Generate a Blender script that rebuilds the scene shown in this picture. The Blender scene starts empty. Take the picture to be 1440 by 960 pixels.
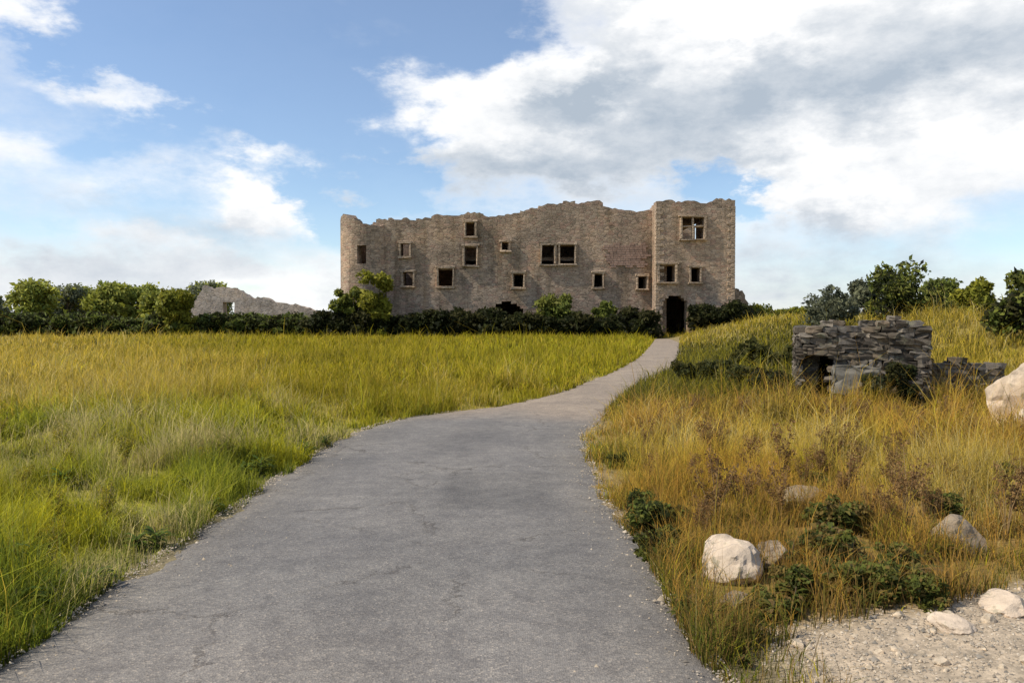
import bpy, bmesh, math, random
import numpy as np
from mathutils import Vector, Matrix
R = math.radians
S = bpy.context.scene
C = S.collection
rng = np.random.default_rng(7)
rnd = random.Random(11)

# ------------------------------------------------------------ camera
cd = bpy.data.cameras.new('camera'); co = bpy.data.objects.new('camera', cd); C.objects.link(co); S.camera = co
cd.lens = 28; cd.sensor_width = 36; cd.clip_start = .05; cd.clip_end = 9000
co.location = (0, 0, 1.6); co.rotation_euler = (R(88.57), 0, 0)

# ------------------------------------------------------------ sun + sky
SUN_EL = R(47)
sdir = Vector((-.96, -.17, 0)).normalized() * math.cos(SUN_EL) + Vector((0, 0, math.sin(SUN_EL)))
sl = bpy.data.lights.new('sun', 'SUN'); sl.energy = 4.0; sl.angle = R(.55); sl.color = (1, .92, .79)
so = bpy.data.objects.new('sun', sl); C.objects.link(so); so.rotation_euler = sdir.to_track_quat('Z', 'Y').to_euler()
S.view_settings.view_transform = 'Standard'; S.view_settings.look = 'None'
S.view_settings.exposure = 0.26; S.view_settings.gamma = 1
SKY = .128; CLOUD = .90

W = bpy.data.worlds.new('World'); S.world = W; W.use_nodes = True
nt = W.node_tree; nt.nodes.clear(); N = nt.nodes; L = nt.links
def link(v, sock):
    if isinstance(v, (int, float)): sock.default_value = v
    else: L.new(v, sock)
def M(op, a, b=0.0, c=None, clamp=False):
    n = N.new('ShaderNodeMath'); n.operation = op; n.use_clamp = clamp
    link(a, n.inputs[0]); link(b, n.inputs[1])
    if c is not None: link(c, n.inputs[2])
    return n.outputs[0]
def noise(vec, scale, detail, rough=.55, off=0.0):
    mp = N.new('ShaderNodeMapping'); L.new(vec, mp.inputs[0]); mp.inputs['Location'].default_value = (off, off * .7, off * 1.3)
    n = N.new('ShaderNodeTexNoise'); L.new(mp.outputs[0], n.inputs['Vector'])
    n.inputs['Scale'].default_value = scale; n.inputs['Detail'].default_value = detail; n.inputs['Roughness'].default_value = rough
    return n
tc = N.new('ShaderNodeTexCoord'); sep = N.new('ShaderNodeSeparateXYZ'); L.new(tc.outputs['Generated'], sep.inputs[0])
# cloud layers lie flat: stretch the direction so clouds flatten towards the horizon
zc = M('MAXIMUM', sep.outputs[2], .0)
den = M('ADD', zc, .16)
cx = M('DIVIDE', sep.outputs[0], den); cy = M('DIVIDE', sep.outputs[1], den)
cmb = N.new('ShaderNodeCombineXYZ'); L.new(cx, cmb.inputs[0]); L.new(cy, cmb.inputs[1])
flat = cmb.outputs[0]
st = N.new('ShaderNodeVectorMath'); st.operation = 'MULTIPLY'; L.new(tc.outputs['Generated'], st.inputs[0]); st.inputs[1].default_value = (1, 1, 2.0)
n1 = noise(st.outputs[0], 4.2, 9, .60, 3.1).outputs[0]
n2 = noise(st.outputs[0], 9.5, 9, .62, 8.4).outputs[0]
n3 = noise(flat, 1.1, 8, .6, 1.7).outputs[0]
wz = noise(st.outputs[0], 5.0, 7, .62, 12.0)
ws = N.new('ShaderNodeSeparateColor'); L.new(wz.outputs[1], ws.inputs[0])
az = M('ADD', M('ARCTAN2', sep.outputs[0], sep.outputs[1]), M('MULTIPLY', M('SUBTRACT', ws.outputs[0], .5), .50))
el = M('ADD', M('ARCSINE', sep.outputs[2]), M('MULTIPLY', M('SUBTRACT', ws.outputs[1], .5), .22))
def blob(a, e, sa, se, wgt):                       # a bank of cloud at azimuth a, elevation e (degrees)
    p = M('POWER', M('DIVIDE', M('SUBTRACT', az, R(a)), R(sa)), 2.0)
    q = M('POWER', M('DIVIDE', M('SUBTRACT', el, R(e)), R(se)), 2.0)
    return M('MULTIPLY', M('EXPONENT', M('MULTIPLY', M('ADD', p, q), -1.0)), wgt)
def total(lst):
    s = blob(*lst[0])
    for b in lst[1:]: s = M('ADD', s, blob(*b))
    return s
cov_b = total([(20, 20.5, 14, 4.2, .62), (24, 13.5, 15, 4.5, .5), (-1, 14.8, 6.5, 2.8, .55), (-17, 8.8, 4.5, 2.6, .55),
               (-25, 14.3, 4.2, 1.4, .46), (-34, 19.5, 4, 4, .5), (23, 8.5, 8, 3, .45), (-31, 10.2, 5, 1.4, .20), (-25, 5.0, 3.5, 1.3, .2), (-25, 8.5, 7, 3.2, .07),
               (10, 14, 12, 4, .4), (0, 10.5, 9, 2, .4), (8, 2.0, 30, 3.0, .36), (-30, 1.5, 20, 2.6, .36), (-8, 16.5, 3, 1, .15),
               (-19, 18, 13, 4.2, -.34), (-1, 20.5, 4.5, 2.6, -.30), (-10, 9.3, 3.0, 3.6, -.36), (-31, 15.8, 3, 1, -.25), (15.5, 10, 3.4, 2.2, -.75), (-20, 13, 7, 1.6, -.22)])
grey_b = total([(24, 15.8, 13, 2.0, 1.30), (12.5, 13.2, 6.5, 2.2, 1.15), (1.5, 10.4, 9, 1.6, 1.15), (-21, 6.5, 4.5, 1.8, .6),
                (20.5, 7, 2.2, 1.6, .75), (8, 16.5, 2.0, 4, .5), (28, 19, 4, 1.5, .3), (-30, 2.5, 18, 2.5, .42), (28, 3.5, 11, 2.6, .62), (14, 2, 9, 2, .55)])
d0 = M('ADD', M('ADD', M('MULTIPLY', n1, .62), M('MULTIPLY', n2, .40)), M('MULTIPLY', n3, .22))
d1 = M('ADD', d0, cov_b)
mr = N.new('ShaderNodeMapRange'); mr.interpolation_type = 'SMOOTHSTEP'; L.new(d1, mr.inputs[0])
mr.inputs[1].default_value = .53; mr.inputs[2].default_value = 1.02; mr.inputs[3].default_value = 0.06; mr.inputs[4].default_value = 1
gr = M('ADD', grey_b, M('MULTIPLY', M('SUBTRACT', n2, .5), .95))
gr = M('MAXIMUM', M('ADD', gr, M('MULTIPLY', M('SUBTRACT', n1, .55), .5)), 0.0)
gr = M('MULTIPLY', M('SUBTRACT', 1.0, M('EXPONENT', M('MULTIPLY', gr, -2.0))), 1.0)      # thick cloud darkens gradually, never flat
tx = noise(st.outputs[0], 7.0, 9, .68, 21.0).outputs[0]
gr = M('MULTIPLY', gr, M('ADD', .08, M('MULTIPLY', tx, 1.75)), None, True)
mixc = N.new('ShaderNodeMix'); mixc.data_type = 'RGBA'; L.new(gr, mixc.inputs[0])
mixc.inputs[6].default_value = (1.0, 1.0, 1.0, 1); mixc.inputs[7].default_value = (.43, .50, .585, 1)
b1 = N.new('ShaderNodeBackground'); sk = N.new('ShaderNodeTexSky'); sk.sky_type = 'NISHITA'; sk.sun_disc = False
sk.sun_elevation = SUN_EL; sk.sun_rotation = math.atan2(sdir.x, sdir.y); sk.dust_density = .2; sk.air_density = 1.0; sk.ozone_density = 3.4; sk.altitude = 200
L.new(sk.outputs[0], b1.inputs[0]); b1.inputs[1].default_value = SKY
b2 = N.new('ShaderNodeBackground'); L.new(mixc.outputs[2], b2.inputs[0]); b2.inputs[1].default_value = CLOUD
mx = N.new('ShaderNodeMixShader'); L.new(mr.outputs[0], mx.inputs[0]); L.new(b1.outputs[0], mx.inputs[1]); L.new(b2.outputs[0], mx.inputs[2])
wo = N.new('ShaderNodeOutputWorld'); L.new(mx.outputs[0], wo.inputs[0])

# ------------------------------------------------------------ helpers
def tag(o, label=None, cat=None, group=None, kind=None):
    if label: o['label'] = label
    if cat: o['category'] = cat
    if group: o['group'] = group
    if kind: o['kind'] = kind
    return o
def thing(name, loc, label, cat, group=None, rz=0):
    o = bpy.data.objects.new(name, None); C.objects.link(o); o.location = loc; o.rotation_euler = (0, 0, rz)
    o.empty_display_size = .2
    return tag(o, label, cat, group)
def obj(name, me, m, parent=None):
    o = bpy.data.objects.new(name, me); C.objects.link(o)
    if m and not me.materials: me.materials.append(m)
    if parent: o.parent = parent
    return o
def copy_tree(o, loc, rz, sc, label=None):
    c = o.copy(); C.objects.link(c); c.location = loc; c.rotation_euler = (0, 0, rz); c.scale = sc
    if label: c['label'] = label
    for ch in o.children:
        k = ch.copy(); C.objects.link(k); k.parent = c
        for g in ch.children:
            q = g.copy(); C.objects.link(q); q.parent = k
    return c
def npmesh(name, V, F, col=None, smooth=False):
    """V (n,3); F list of index arrays (quads and tris); col (n,3) point colours of the surface"""
    me = bpy.data.meshes.new(name)
    me.vertices.add(len(V)); me.vertices.foreach_set('co', np.ascontiguousarray(V, np.float32).ravel())
    idx = np.concatenate([f.ravel() for f in F]).astype(np.int32)
    tot = np.concatenate([np.full(len(f), f.shape[1]) for f in F]).astype(np.int32)
    me.loops.add(len(idx)); me.loops.foreach_set('vertex_index', idx)
    me.polygons.add(len(tot)); me.polygons.foreach_set('loop_start', np.concatenate([[0], np.cumsum(tot)[:-1]]).astype(np.int32))
    me.update(calc_edges=True)
    if smooth: me.polygons.foreach_set('use_smooth', np.ones(len(tot), bool))
    if col is not None:
        a = me.color_attributes.new('col', 'FLOAT_COLOR', 'POINT')
        a.data.foreach_set('color', np.column_stack([col, np.ones(len(col))]).astype(np.float32).ravel())
    return me
_H = np.random.default_rng(99).random((256, 256))
def vn(x, y):
    x = np.asarray(x, float); y = np.asarray(y, float)
    xi = np.floor(x).astype(int); yi = np.floor(y).astype(int); fx = x - xi; fy = y - yi
    fx = fx * fx * (3 - 2 * fx); fy = fy * fy * (3 - 2 * fy)
    h = lambda a, b: _H[a & 255, b & 255]
    return (h(xi, yi) * (1 - fx) + h(xi + 1, yi) * fx) * (1 - fy) + (h(xi, yi + 1) * (1 - fx) + h(xi + 1, yi + 1) * fx) * fy
def fbm(x, y, o=4):
    s = 0; a = .5; t = 0
    for i in range(o):
        s = s + a * vn(x * 2 ** i + 17 * i, y * 2 ** i + 31 * i); t += a; a *= .5
    return s / t
def sst(a, b, x): t = np.clip((np.asarray(x, float) - a) / (b - a), 0, 1); return t * t * (3 - 2 * t)

# ------------------------------------------------------------ path layout (metres on the ground)
PL = np.array([(-2.6, -2), (-2.45, 2), (-2.42, 4.1), (-2.4, 6), (-2.4, 8.6), (-2.33, 10.7), (-2.0, 12.6), (-1.2, 13.9), (-.2, 15.0), (.8, 17.2), (1.7, 20), (4.0, 28.4), (7.0, 42), (13.7, 76)])
PR = np.array([(1.1, -2), (1.0, 2), (.95, 4.3), (.9, 6.1), (.87, 7.5), (.98, 10.7), (1.35, 12.6), (1.8, 14.6), (2.35, 16.8), (3.1, 19.6), (5.6, 27.4), (8.8, 42), (16.1, 76)])
def dens(P, n):
    t = np.linspace(0, len(P) - 1, n); i = np.clip(t.astype(int), 0, len(P) - 2); f = (t - i)[:, None]
    p0 = P[np.clip(i - 1, 0, None)]; p1 = P[i]; p2 = P[i + 1]; p3 = P[np.clip(i + 2, None, len(P) - 1)]
    return .5 * (2 * p1 + (p2 - p0) * f + (2 * p0 - 5 * p1 + 4 * p2 - p3) * f ** 2 + (3 * p1 - p0 - 3 * p2 + p3) * f ** 3)
DL = dens(PL, 900); DR = dens(PR, 900)
def path_lim(y):
    return np.interp(y, DL[:, 1], DL[:, 0]), np.interp(y, DR[:, 1], DR[:, 0])
def path_dist(x, y):                       # >0 outside the path, <0 inside
    l, r = path_lim(y)
    d = np.maximum(l - x, x - r)
    return np.where(y > 74, 5., d)
def hgt(x, y):
    x = np.asarray(x, float); y = np.asarray(y, float)
    d = path_dist(x, y); m = sst(0, 1.4, d)
    h = -.015 + m * (.06 + .16 * (fbm(x * .35 + 5, y * .35) - .35) + .08 * (fbm(x * 1.6, y * 1.6) - .5))
    far = sst(10, 30, y)
    h = h + m * far * .5 * (fbm(x * .07 + 3, y * .07 + 9) - .5) * (1 - sst(60, 85, y))
    h = h + 1.75 * sst(7, 17, x - (y - 20) * .12) * sst(15, 32, y) * (1 - sst(60, 130, y))       # bank on the right
    return h

# ------------------------------------------------------------ vegetation colours by place
PAL = dict(green=(.36, .365, .026), lush=(.135, .175, .016), yg=(.46, .41, .016), must=(.350, .290, .008), gold=(.62, .435, .055), straw=(.64, .52, .22),
           orange=(.56, .300, .050), brown=(.32, .185, .060), olive=(.130, .122, .022), dark=(.060, .066, .012))
PK = list(PAL); PV = np.array([PAL[k] for k in PK])
def weights(x, y):
    """surface cover mix at ground points: one weight per palette colour"""
    n = len(x); w = np.zeros((n, len(PK))); I = PK.index
    l, r = path_lim(np.minimum(y, 74)); left = np.where(x < (l + r) / 2, 1., 0.); right = 1 - left
    q = x / np.maximum(y, 1.)
    a = fbm(x * .55 + 3, y * .55, 4); b = fbm(x * .55 + 40, y * .55 + 13, 4); c = fbm(x * 1.7 + 70, y * 1.7 + 3, 3); e = fbm(x * .13 + 9, y * .11 + 2, 3)
    near = 1 - sst(11, 16, y)
    # left meadow
    w[:, I('green')] += left * near * 1.0
    w[:, I('yg')] += left * near * 2.4 * sst(.42, .60, a)
    w[:, I('straw')] += left * near * 2.0 * sst(.48, .66, b)
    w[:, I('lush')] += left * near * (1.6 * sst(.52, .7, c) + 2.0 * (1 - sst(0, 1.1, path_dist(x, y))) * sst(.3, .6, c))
    w[:, I('gold')] += left * near * .5 * sst(.5, .7, e) 
    mid = sst(11, 16, y)
    gold_l = 1 - sst(-.50, -.33, q + (e - .5) * .3)
    w[:, I('gold')] += left * mid * (1.8 * gold_l + .5 + 1.8 * sst(.5, .66, a) * (1 - sst(18, 26, y)))
    w[:, I('straw')] += left * mid * (.8 * gold_l * sst(.45, .6, b) + .8 * sst(.55, .7, a) * (1 - sst(18, 26, y)))
    w[:, I('must')] += left * mid * (1.8 * (1 - gold_l) + .4)
    w[:, I('yg')] += left * mid * (.9 * sst(.45, .65, b) + 1.2 * sst(-.12, 0, q))
    w[:, I('green')] += left * mid * (.35 + .8 * sst(-.10, .02, q))
    w[:, I('olive')] += left * mid * (.3 + .6 * sst(.5, .65, c))
    # right meadow
    rn = right * near; vn_ = 1 - sst(5.2, 7.4, y)
    w[:, I('gold')] += rn * (1 - .8 * vn_) * 1.7
    w[:, I('straw')] += rn * (1.0 * sst(.48, .66, b)) * (1 - .5 * vn_)
    w[:, I('orange')] += rn * (2.6 * sst(.46, .60, a)) 
    w[:, I('yg')] += rn * (1.1 * sst(.5, .66, c))
    w[:, I('brown')] += rn * (.35 + 1.2 * vn_ + .9 * sst(.5, .7, e))
    w[:, I('olive')] += rn * (.45 + 1.9 * vn_ + .9 * sst(.5, .66, e))
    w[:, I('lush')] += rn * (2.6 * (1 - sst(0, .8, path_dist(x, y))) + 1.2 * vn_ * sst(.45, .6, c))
    rm = right * mid; dk = sst(.08, .13, q) * (1 - sst(.37, .46, q)) * (1 - sst(34, 60, y))
    w[:, I('olive')] += rm * (3.2 * dk + .5)
    w[:, I('dark')] += rm * 2.2 * dk
    w[:, I('must')] += rm * (.5 + .5 * dk)
    w[:, I('gold')] += rm * (.7 + .8 * sst(.40, .5, q)) * (1 - .9 * dk)
    w[:, I('straw')] += rm * .7 * sst(.45, .6, b) * (1 - .8 * dk)
    w[:, I('yg')] += rm * .25; w[:, I('olive')] += rm * .7 * sst(.38, .5, q)
    w += 1e-4
    return w / w.sum(1, keepdims=True)
def pick(x, y, jit=.16):
    w = weights(x, y); cw = np.cumsum(w, 1); u = rng.random((len(x), 1)); k = (u > cw).sum(1).clip(0, len(PK) - 1)
    c = .74 * PV[k] + .26 * (w @ PV)
    c = c * (.72 + .56 * fbm(x * .33 + 60, y * .24 + 12, 4) + .0)[:, None]
    return c * (1 + jit * rng.standard_normal((len(x), 1))).clip(.55, 1.6), k

def sandy(x, y):                           # bare pale gravel at the near right
    f = sst(-.14, .26, 3.80 + .46 * (x - 1.2) - y + .8 * (fbm(x * 1.5 + 8, y * 1.5) - .5)) * sst(.0, .5, x - 1.05)
    f2 = sst(-.3, .3, 4.05 - y + .5 * (fbm(x * 2 + 1, y * 2) - .5)) * sst(1.0, 1.5, x)
    g2 = np.exp(-(((x - 7.9) / 1.1) ** 2 + ((y - 11.7) / 1.3) ** 2)) * 1.2
    return np.clip(np.maximum(np.maximum(f * (1 - sst(5.2, 6.4, y)), f2), g2), 0, 1)

# ------------------------------------------------------------ materials
def newmat(name, rough=.8):
    m = bpy.data.materials.new(name); m.use_nodes = True; p = m.node_tree.nodes['Principled BSDF']
    p.inputs['Roughness'].default_value = rough; p.inputs['Specular IOR Level'].default_value = .25
    return m, m.node_tree.nodes, m.node_tree.links, p
def ramp(nodes, stops):
    r = nodes.new('ShaderNodeValToRGB'); e = r.color_ramp.elements
    e[0].position, e[0].color = stops[0][0], (*stops[0][1], 1); e[1].position, e[1].color = stops[-1][0], (*stops[-1][1], 1)
    for p, c in stops[1:-1]:
        k = e.new(p); k.color = (*c, 1)
    return r
def tex(nodes, links, kind, coord, scale, **kw):
    n = nodes.new(kind); n.inputs['Scale'].default_value = scale
    for k, v in kw.items(): n.inputs[k].default_value = v
    links.new(coord, n.inputs['Vector']); return n
def mixrgb(nodes, links, mode, f, a, b):
    n = nodes.new('ShaderNodeMix'); n.data_type = 'RGBA'; n.blend_type = mode
    for s, v in ((0, f), (6, a), (7, b)):
        if hasattr(v, 'is_linked'): links.new(v, n.inputs[s])
        elif isinstance(v, tuple): n.inputs[s].default_value = (*v, 1)
        else: n.inputs[s].default_value = v
    return n.outputs[2]
def leafmat(name, trans=.38, rough=.6, up=.5):
    m, n, l, p = newmat(name, rough)
    at = n.new('ShaderNodeAttribute'); at.attribute_name = 'col'; l.new(at.outputs['Color'], p.inputs['Base Color'])
    t = n.new('ShaderNodeBsdfTranslucent'); l.new(at.outputs['Color'], t.inputs['Color'])
    # foliage catches light as a mass: lean the shading normals of the thin leaves towards the sky
    g = n.new('ShaderNodeNewGeometry'); vm = n.new('ShaderNodeMix'); vm.data_type = 'VECTOR'; vm.inputs[0].default_value = up
    l.new(g.outputs['Normal'], vm.inputs[4]); vm.inputs[5].default_value = (0, 0, 1)
    nz = n.new('ShaderNodeVectorMath'); nz.operation = 'NORMALIZE'; l.new(vm.outputs[1], nz.inputs[0]); l.new(nz.outputs[0], p.inputs['Normal']); p.inputs['Specular IOR Level'].default_value = .12
    mx = n.new('ShaderNodeMixShader'); mx.inputs[0].default_value = trans
    l.new(p.outputs[0], mx.inputs[1]); l.new(t.outputs[0], mx.inputs[2]); l.new(mx.outputs[0], n['Material Output'].inputs[0])
    return m
M_leaf = leafmat('leaf'); M_grass = leafmat('grass_blade', .36, .55, .74)
def groundmat():
    m, n, l, p = newmat('soil_and_turf', .95)
    at = n.new('ShaderNodeAttribute'); at.attribute_name = 'col'
    g = n.new('ShaderNodeNewGeometry')
    a = tex(n, l, 'ShaderNodeTexNoise', g.outputs['Position'], 9, Detail=8, Roughness=.7)
    b = tex(n, l, 'ShaderNodeTexVoronoi', g.outputs['Position'], 42)
    r = ramp(n, [(.3, (.55, .55, .55)), (.7, (1.35, 1.3, 1.25))]); l.new(a.outputs[0], r.inputs[0])
    c = mixrgb(n, l, 'MULTIPLY', 1.0, at.outputs['Color'], r.outputs[0])
    r2 = ramp(n, [(0, (.75, .75, .75)), (1, (1.2, 1.2, 1.2))]); l.new(b.outputs['Color'], r2.inputs[0])
    c = mixrgb(n, l, 'MULTIPLY', 1.0, c, r2.outputs[0]); l.new(c, p.inputs['Base Color'])
    bm = n.new('ShaderNodeBump'); bm.inputs['Strength'].default_value = .7; bm.inputs['Distance'].default_value = .03
    l.new(a.outputs[0], bm.inputs['Height']); l.new(bm.outputs[0], p.inputs['Normal'])
    return m
def asphaltmat():
    m, n, l, p = newmat('worn_asphalt', .88)
    g = n.new('ShaderNodeNewGeometry'); P = g.outputs['Position']
    at = n.new('ShaderNodeAttribute'); at.attribute_name = 'col'
    big = tex(n, l, 'ShaderNodeTexNoise', P, .8, Detail=6, Roughness=.6)
    mid = tex(n, l, 'ShaderNodeTexNoise', P, 6, Detail=8, Roughness=.7)
    v = tex(n, l, 'ShaderNodeTexVoronoi', P, 95); v2 = tex(n, l, 'ShaderNodeTexVoronoi', P, 260)
    r = ramp(n, [(.3, (.80, .80, .82)), (.7, (1.17, 1.15, 1.12))]); l.new(big.outputs[0], r.inputs[0])
    c = mixrgb(n, l, 'MULTIPLY', 1.0, at.outputs['Color'], r.outputs[0])
    r = ramp(n, [(.3, (.78, .78, .79)), (.7, (1.2, 1.2, 1.18))]); l.new(mid.outputs[0], r.inputs[0])
    c = mixrgb(n, l, 'MULTIPLY', 1.0, c, r.outputs[0])
    r = ramp(n, [(.0, (.62, .61, .60)), (.55, (1, 1, 1)), (.8, (1.08, 1.06, 1.02)), (1, (1.7, 1.6, 1.45))]); sp = n.new('ShaderNodeSeparateColor'); l.new(v.outputs['Color'], sp.inputs[0]); l.new(sp.outputs[0], r.inputs[0])
    c = mixrgb(n, l, 'MULTIPLY', .75, c, r.outputs[0])
    # hairline cracks
    wp = n.new('ShaderNodeVectorMath'); wp.operation = 'MULTIPLY_ADD'; l.new(mid.outputs['Color'], wp.inputs[0]); wp.inputs[1].default_value = (.5, .5, 0); l.new(P, wp.inputs[2])
    ck = tex(n, l, 'ShaderNodeTexVoronoi', wp.outputs[0], .55); ck.feature = 'DISTANCE_TO_EDGE'
    r = ramp(n, [(0.0, (.50, .48, .46)), (.009, (1, 1, 1))]); l.new(ck.outputs[0], r.inputs[0])
    kf = ramp(n, [(.46, (0, 0, 0)), (.56, (1, 1, 1))]); l.new(big.outputs[0], kf.inputs[0])
    c = mixrgb(n, l, 'MULTIPLY', kf.outputs[0], c, r.outputs[0])
    l.new(c, p.inputs['Base Color'])
    ad = n.new('ShaderNodeMath'); ad.operation = 'ADD'; l.new(v.outputs['Distance'], ad.inputs[0]); l.new(mid.outputs[0], ad.inputs[1])
    bm = n.new('ShaderNodeBump'); bm.inputs['Strength'].default_value = .55; bm.inputs['Distance'].default_value = .006
    l.new(ad.outputs[0], bm.inputs['Height']); l.new(bm.outputs[0], p.inputs['Normal'])
    return m
def stonemat(name, cols, scale=1.9, mortar=.7, coursed=True, bump=.08, streak=True, lsc=1.1, lam=.45, lo=.58):
    """rubble masonry: stones in rough courses, each with its own tint, plus weather stains and lichen"""
    m, n, l, p = newmat(name, .93)
    g = n.new('ShaderNodeTexCoord'); P = g.outputs['Object']
    mp = n.new('ShaderNodeMapping'); l.new(P, mp.inputs[0]); mp.inputs['Scale'].default_value = (1, 1, 2.3 if coursed is True else coursed) if coursed else (1, 1, 1)
    v = tex(n, l, 'ShaderNodeTexVoronoi', mp.outputs[0], scale, Randomness=.85)
    ve = tex(n, l, 'ShaderNodeTexVoronoi', mp.outputs[0], scale, Randomness=.85); ve.feature = 'DISTANCE_TO_EDGE'
    sp = n.new('ShaderNodeSeparateColor'); l.new(v.outputs['Color'], sp.inputs[0])
    k = len(cols) - 1
    r = ramp(n, [(i / k, c) for i, c in enumerate(cols)]); l.new(sp.outputs[0], r.inputs[0])
    big = tex(n, l, 'ShaderNodeTexNoise', P, .33, Detail=6, Roughness=.65); fine = tex(n, l, 'ShaderNodeTexNoise', P, 7, Detail=7, Roughness=.7)
    rb = ramp(n, [(.32, (.60, .60, .58)), (.5, (1, .98, .95)), (.68, (1.32, 1.2, 1.05))]); l.new(big.outputs[0], rb.inputs[0])
    c = mixrgb(n, l, 'MULTIPLY', 1.0, r.outputs[0], rb.outputs[0])
    rf = ramp(n, [(.3, (.72, .72, .72)), (.7, (1.25, 1.24, 1.22))]); l.new(fine.outputs[0], rf.inputs[0])
    c = mixrgb(n, l, 'MULTIPLY', 1.0, c, rf.outputs[0])
    re = ramp(n, [(0, (mortar,) * 3), (.07, (1, 1, 1))]); l.new(ve.outputs[0], re.inputs[0])
    c = mixrgb(n, l, 'MULTIPLY', 1.0, c, re.outputs[0])
    if streak:                              # rain streaks and lichen
        m2 = n.new('ShaderNodeMapping'); l.new(P, m2.inputs[0]); m2.inputs['Scale'].default_value = (.9, .9, .09)
        s = tex(n, l, 'ShaderNodeTexNoise', m2.outputs[0], 1.0, Detail=5, Roughness=.6)
        rs = ramp(n, [(.50, (1, 1, 1)), (.68, (.58, .56, .50))]); l.new(s.outputs[0], rs.inputs[0])
        c = mixrgb(n, l, 'MULTIPLY', .8, c, rs.outputs[0])
        li = tex(n, l, 'ShaderNodeTexNoise', P, lsc, Detail=8, Roughness=.75)
        rl = ramp(n, [(lo, (0, 0, 0)), (lo + .08, (1, 1, 1))]); l.new(li.outputs[0], rl.inputs[0])
        sc = n.new('ShaderNodeMath'); sc.operation = 'MULTIPLY'; l.new(rl.outputs[0], sc.inputs[0]); sc.inputs[1].default_value = lam
        c = mixrgb(n, l, 'MIX', sc.outputs[0], c, (.20, .19, .12))
    l.new(c, p.inputs['Base Color'])
    h = n.new('ShaderNodeMath'); h.operation = 'MINIMUM'; l.new(ve.outputs[0], h.inputs[0]); h.inputs[1].default_value = .12
    h2 = n.new('ShaderNodeMath'); h2.operation = 'MULTIPLY_ADD'; l.new(fine.outputs[0], h2.inputs[0]); h2.inputs[1].default_value = .12; l.new(h.outputs[0], h2.inputs[2])
    h3 = n.new('ShaderNodeMath'); h3.operation = 'MULTIPLY_ADD'; l.new(sp.outputs[1], h3.inputs[0]); h3.inputs[1].default_value = .10; l.new(h2.outputs[0], h3.inputs[2])
    bm = n.new('ShaderNodeBump'); bm.inputs['Strength'].default_value = 1; bm.inputs['Distance'].default_value = bump * 8
    l.new(h3.outputs[0], bm.inputs['Height']); l.new(bm.outputs[0], p.inputs['Normal'])
    return m
M_castle = stonemat('brown_rubble_masonry', [(.30, .23, .17), (.41, .315, .235), (.32, .238, .18), (.45, .35, .265), (.35, .235, .18), (.43, .34, .26), (.22, .17, .13)], 2.1, .5, True, .014)
M_outer = stonemat('pale_rubble_masonry', [(.42, .35, .29), (.54, .46, .39), (.47, .39, .33), (.58, .50, .43)], 2.1, .55, True, .014)
M_dress = stonemat('dressed_stone', [(.33, .25, .18), (.43, .335, .25), (.37, .285, .21)], 1.3, .75, True, .04, False)
M_hut = stonemat('dark_rubble_masonry', [(.085, .07, .055), (.15, .125, .10), (.115, .095, .075), (.185, .155, .125)], 4.4, .30, 1.45, .012)
M_lime = stonemat('pale_limestone', [(.54, .435, .325), (.66, .54, .42), (.60, .485, .37)], 1.6, .97, False, .02, True, 7, .62, .53)
M_fallen = stonemat('fallen_stone', [(.15, .125, .10), (.21, .175, .14)], .5, 1.0, False, .0008, False)
M_pebble = stonemat('pale_pebble', [(.46, .38, .28), (.54, .45, .34)], .4, 1.0, False, .0008, False)
M_brown = stonemat('brown_field_stone', [(.25, .19, .13), (.34, .27, .19), (.30, .23, .16)], 2.0, .97, False, .02, True, 7, .6, .53)
def brickmat():
    m, n, l, p = newmat('red_brick', .9)
    g = n.new('ShaderNodeTexCoord'); mp = n.new('ShaderNodeMapping'); l.new(g.outputs['Object'], mp.inputs[0]); mp.inputs['Rotation'].default_value = (R(90), 0, 0)
    b = n.new('ShaderNodeTexBrick'); l.new(mp.outputs[0], b.inputs[0]); b.inputs['Scale'].default_value = 3
    b.inputs['Color1'].default_value = (.33, .20, .145, 1); b.inputs['Color2'].default_value = (.40, .25, .19, 1); b.inputs['Mortar'].default_value = (.30, .26, .21, 1)
    f = tex(n, l, 'ShaderNodeTexNoise', g.outputs['Object'], 1.2, Detail=7, Roughness=.7)
    r = ramp(n, [(.3, (.6, .6, .6)), (.7, (1.2, 1.2, 1.2))]); l.new(f.outputs[0], r.inputs[0])
    l.new(mixrgb(n, l, 'MULTIPLY', 1.0, b.outputs[0], r.outputs[0]), p.inputs['Base Color'])
    return m
M_brick = brickmat()
def barkmat():
    m, n, l, p = newmat('bark', .95); g = n.new('ShaderNodeTexCoord'); mp = n.new('ShaderNodeMapping'); l.new(g.outputs['Object'], mp.inputs[0]); mp.inputs['Scale'].default_value = (6, 6, 1.2)
    f = tex(n, l, 'ShaderNodeTexNoise', mp.outputs[0], 2, Detail=6, Roughness=.7)
    r = ramp(n, [(.3, (.05, .038, .026)), (.7, (.16, .125, .09))]); l.new(f.outputs[0], r.inputs[0]); l.new(r.outputs[0], p.inputs['Base Color'])
    return m
M_bark = barkmat()
M_wood, _n, _l, _p = newmat('shadowed_earth_floor', 1); _p.inputs['Base Color'].default_value = (.09, .07, .05, 1)

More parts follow.
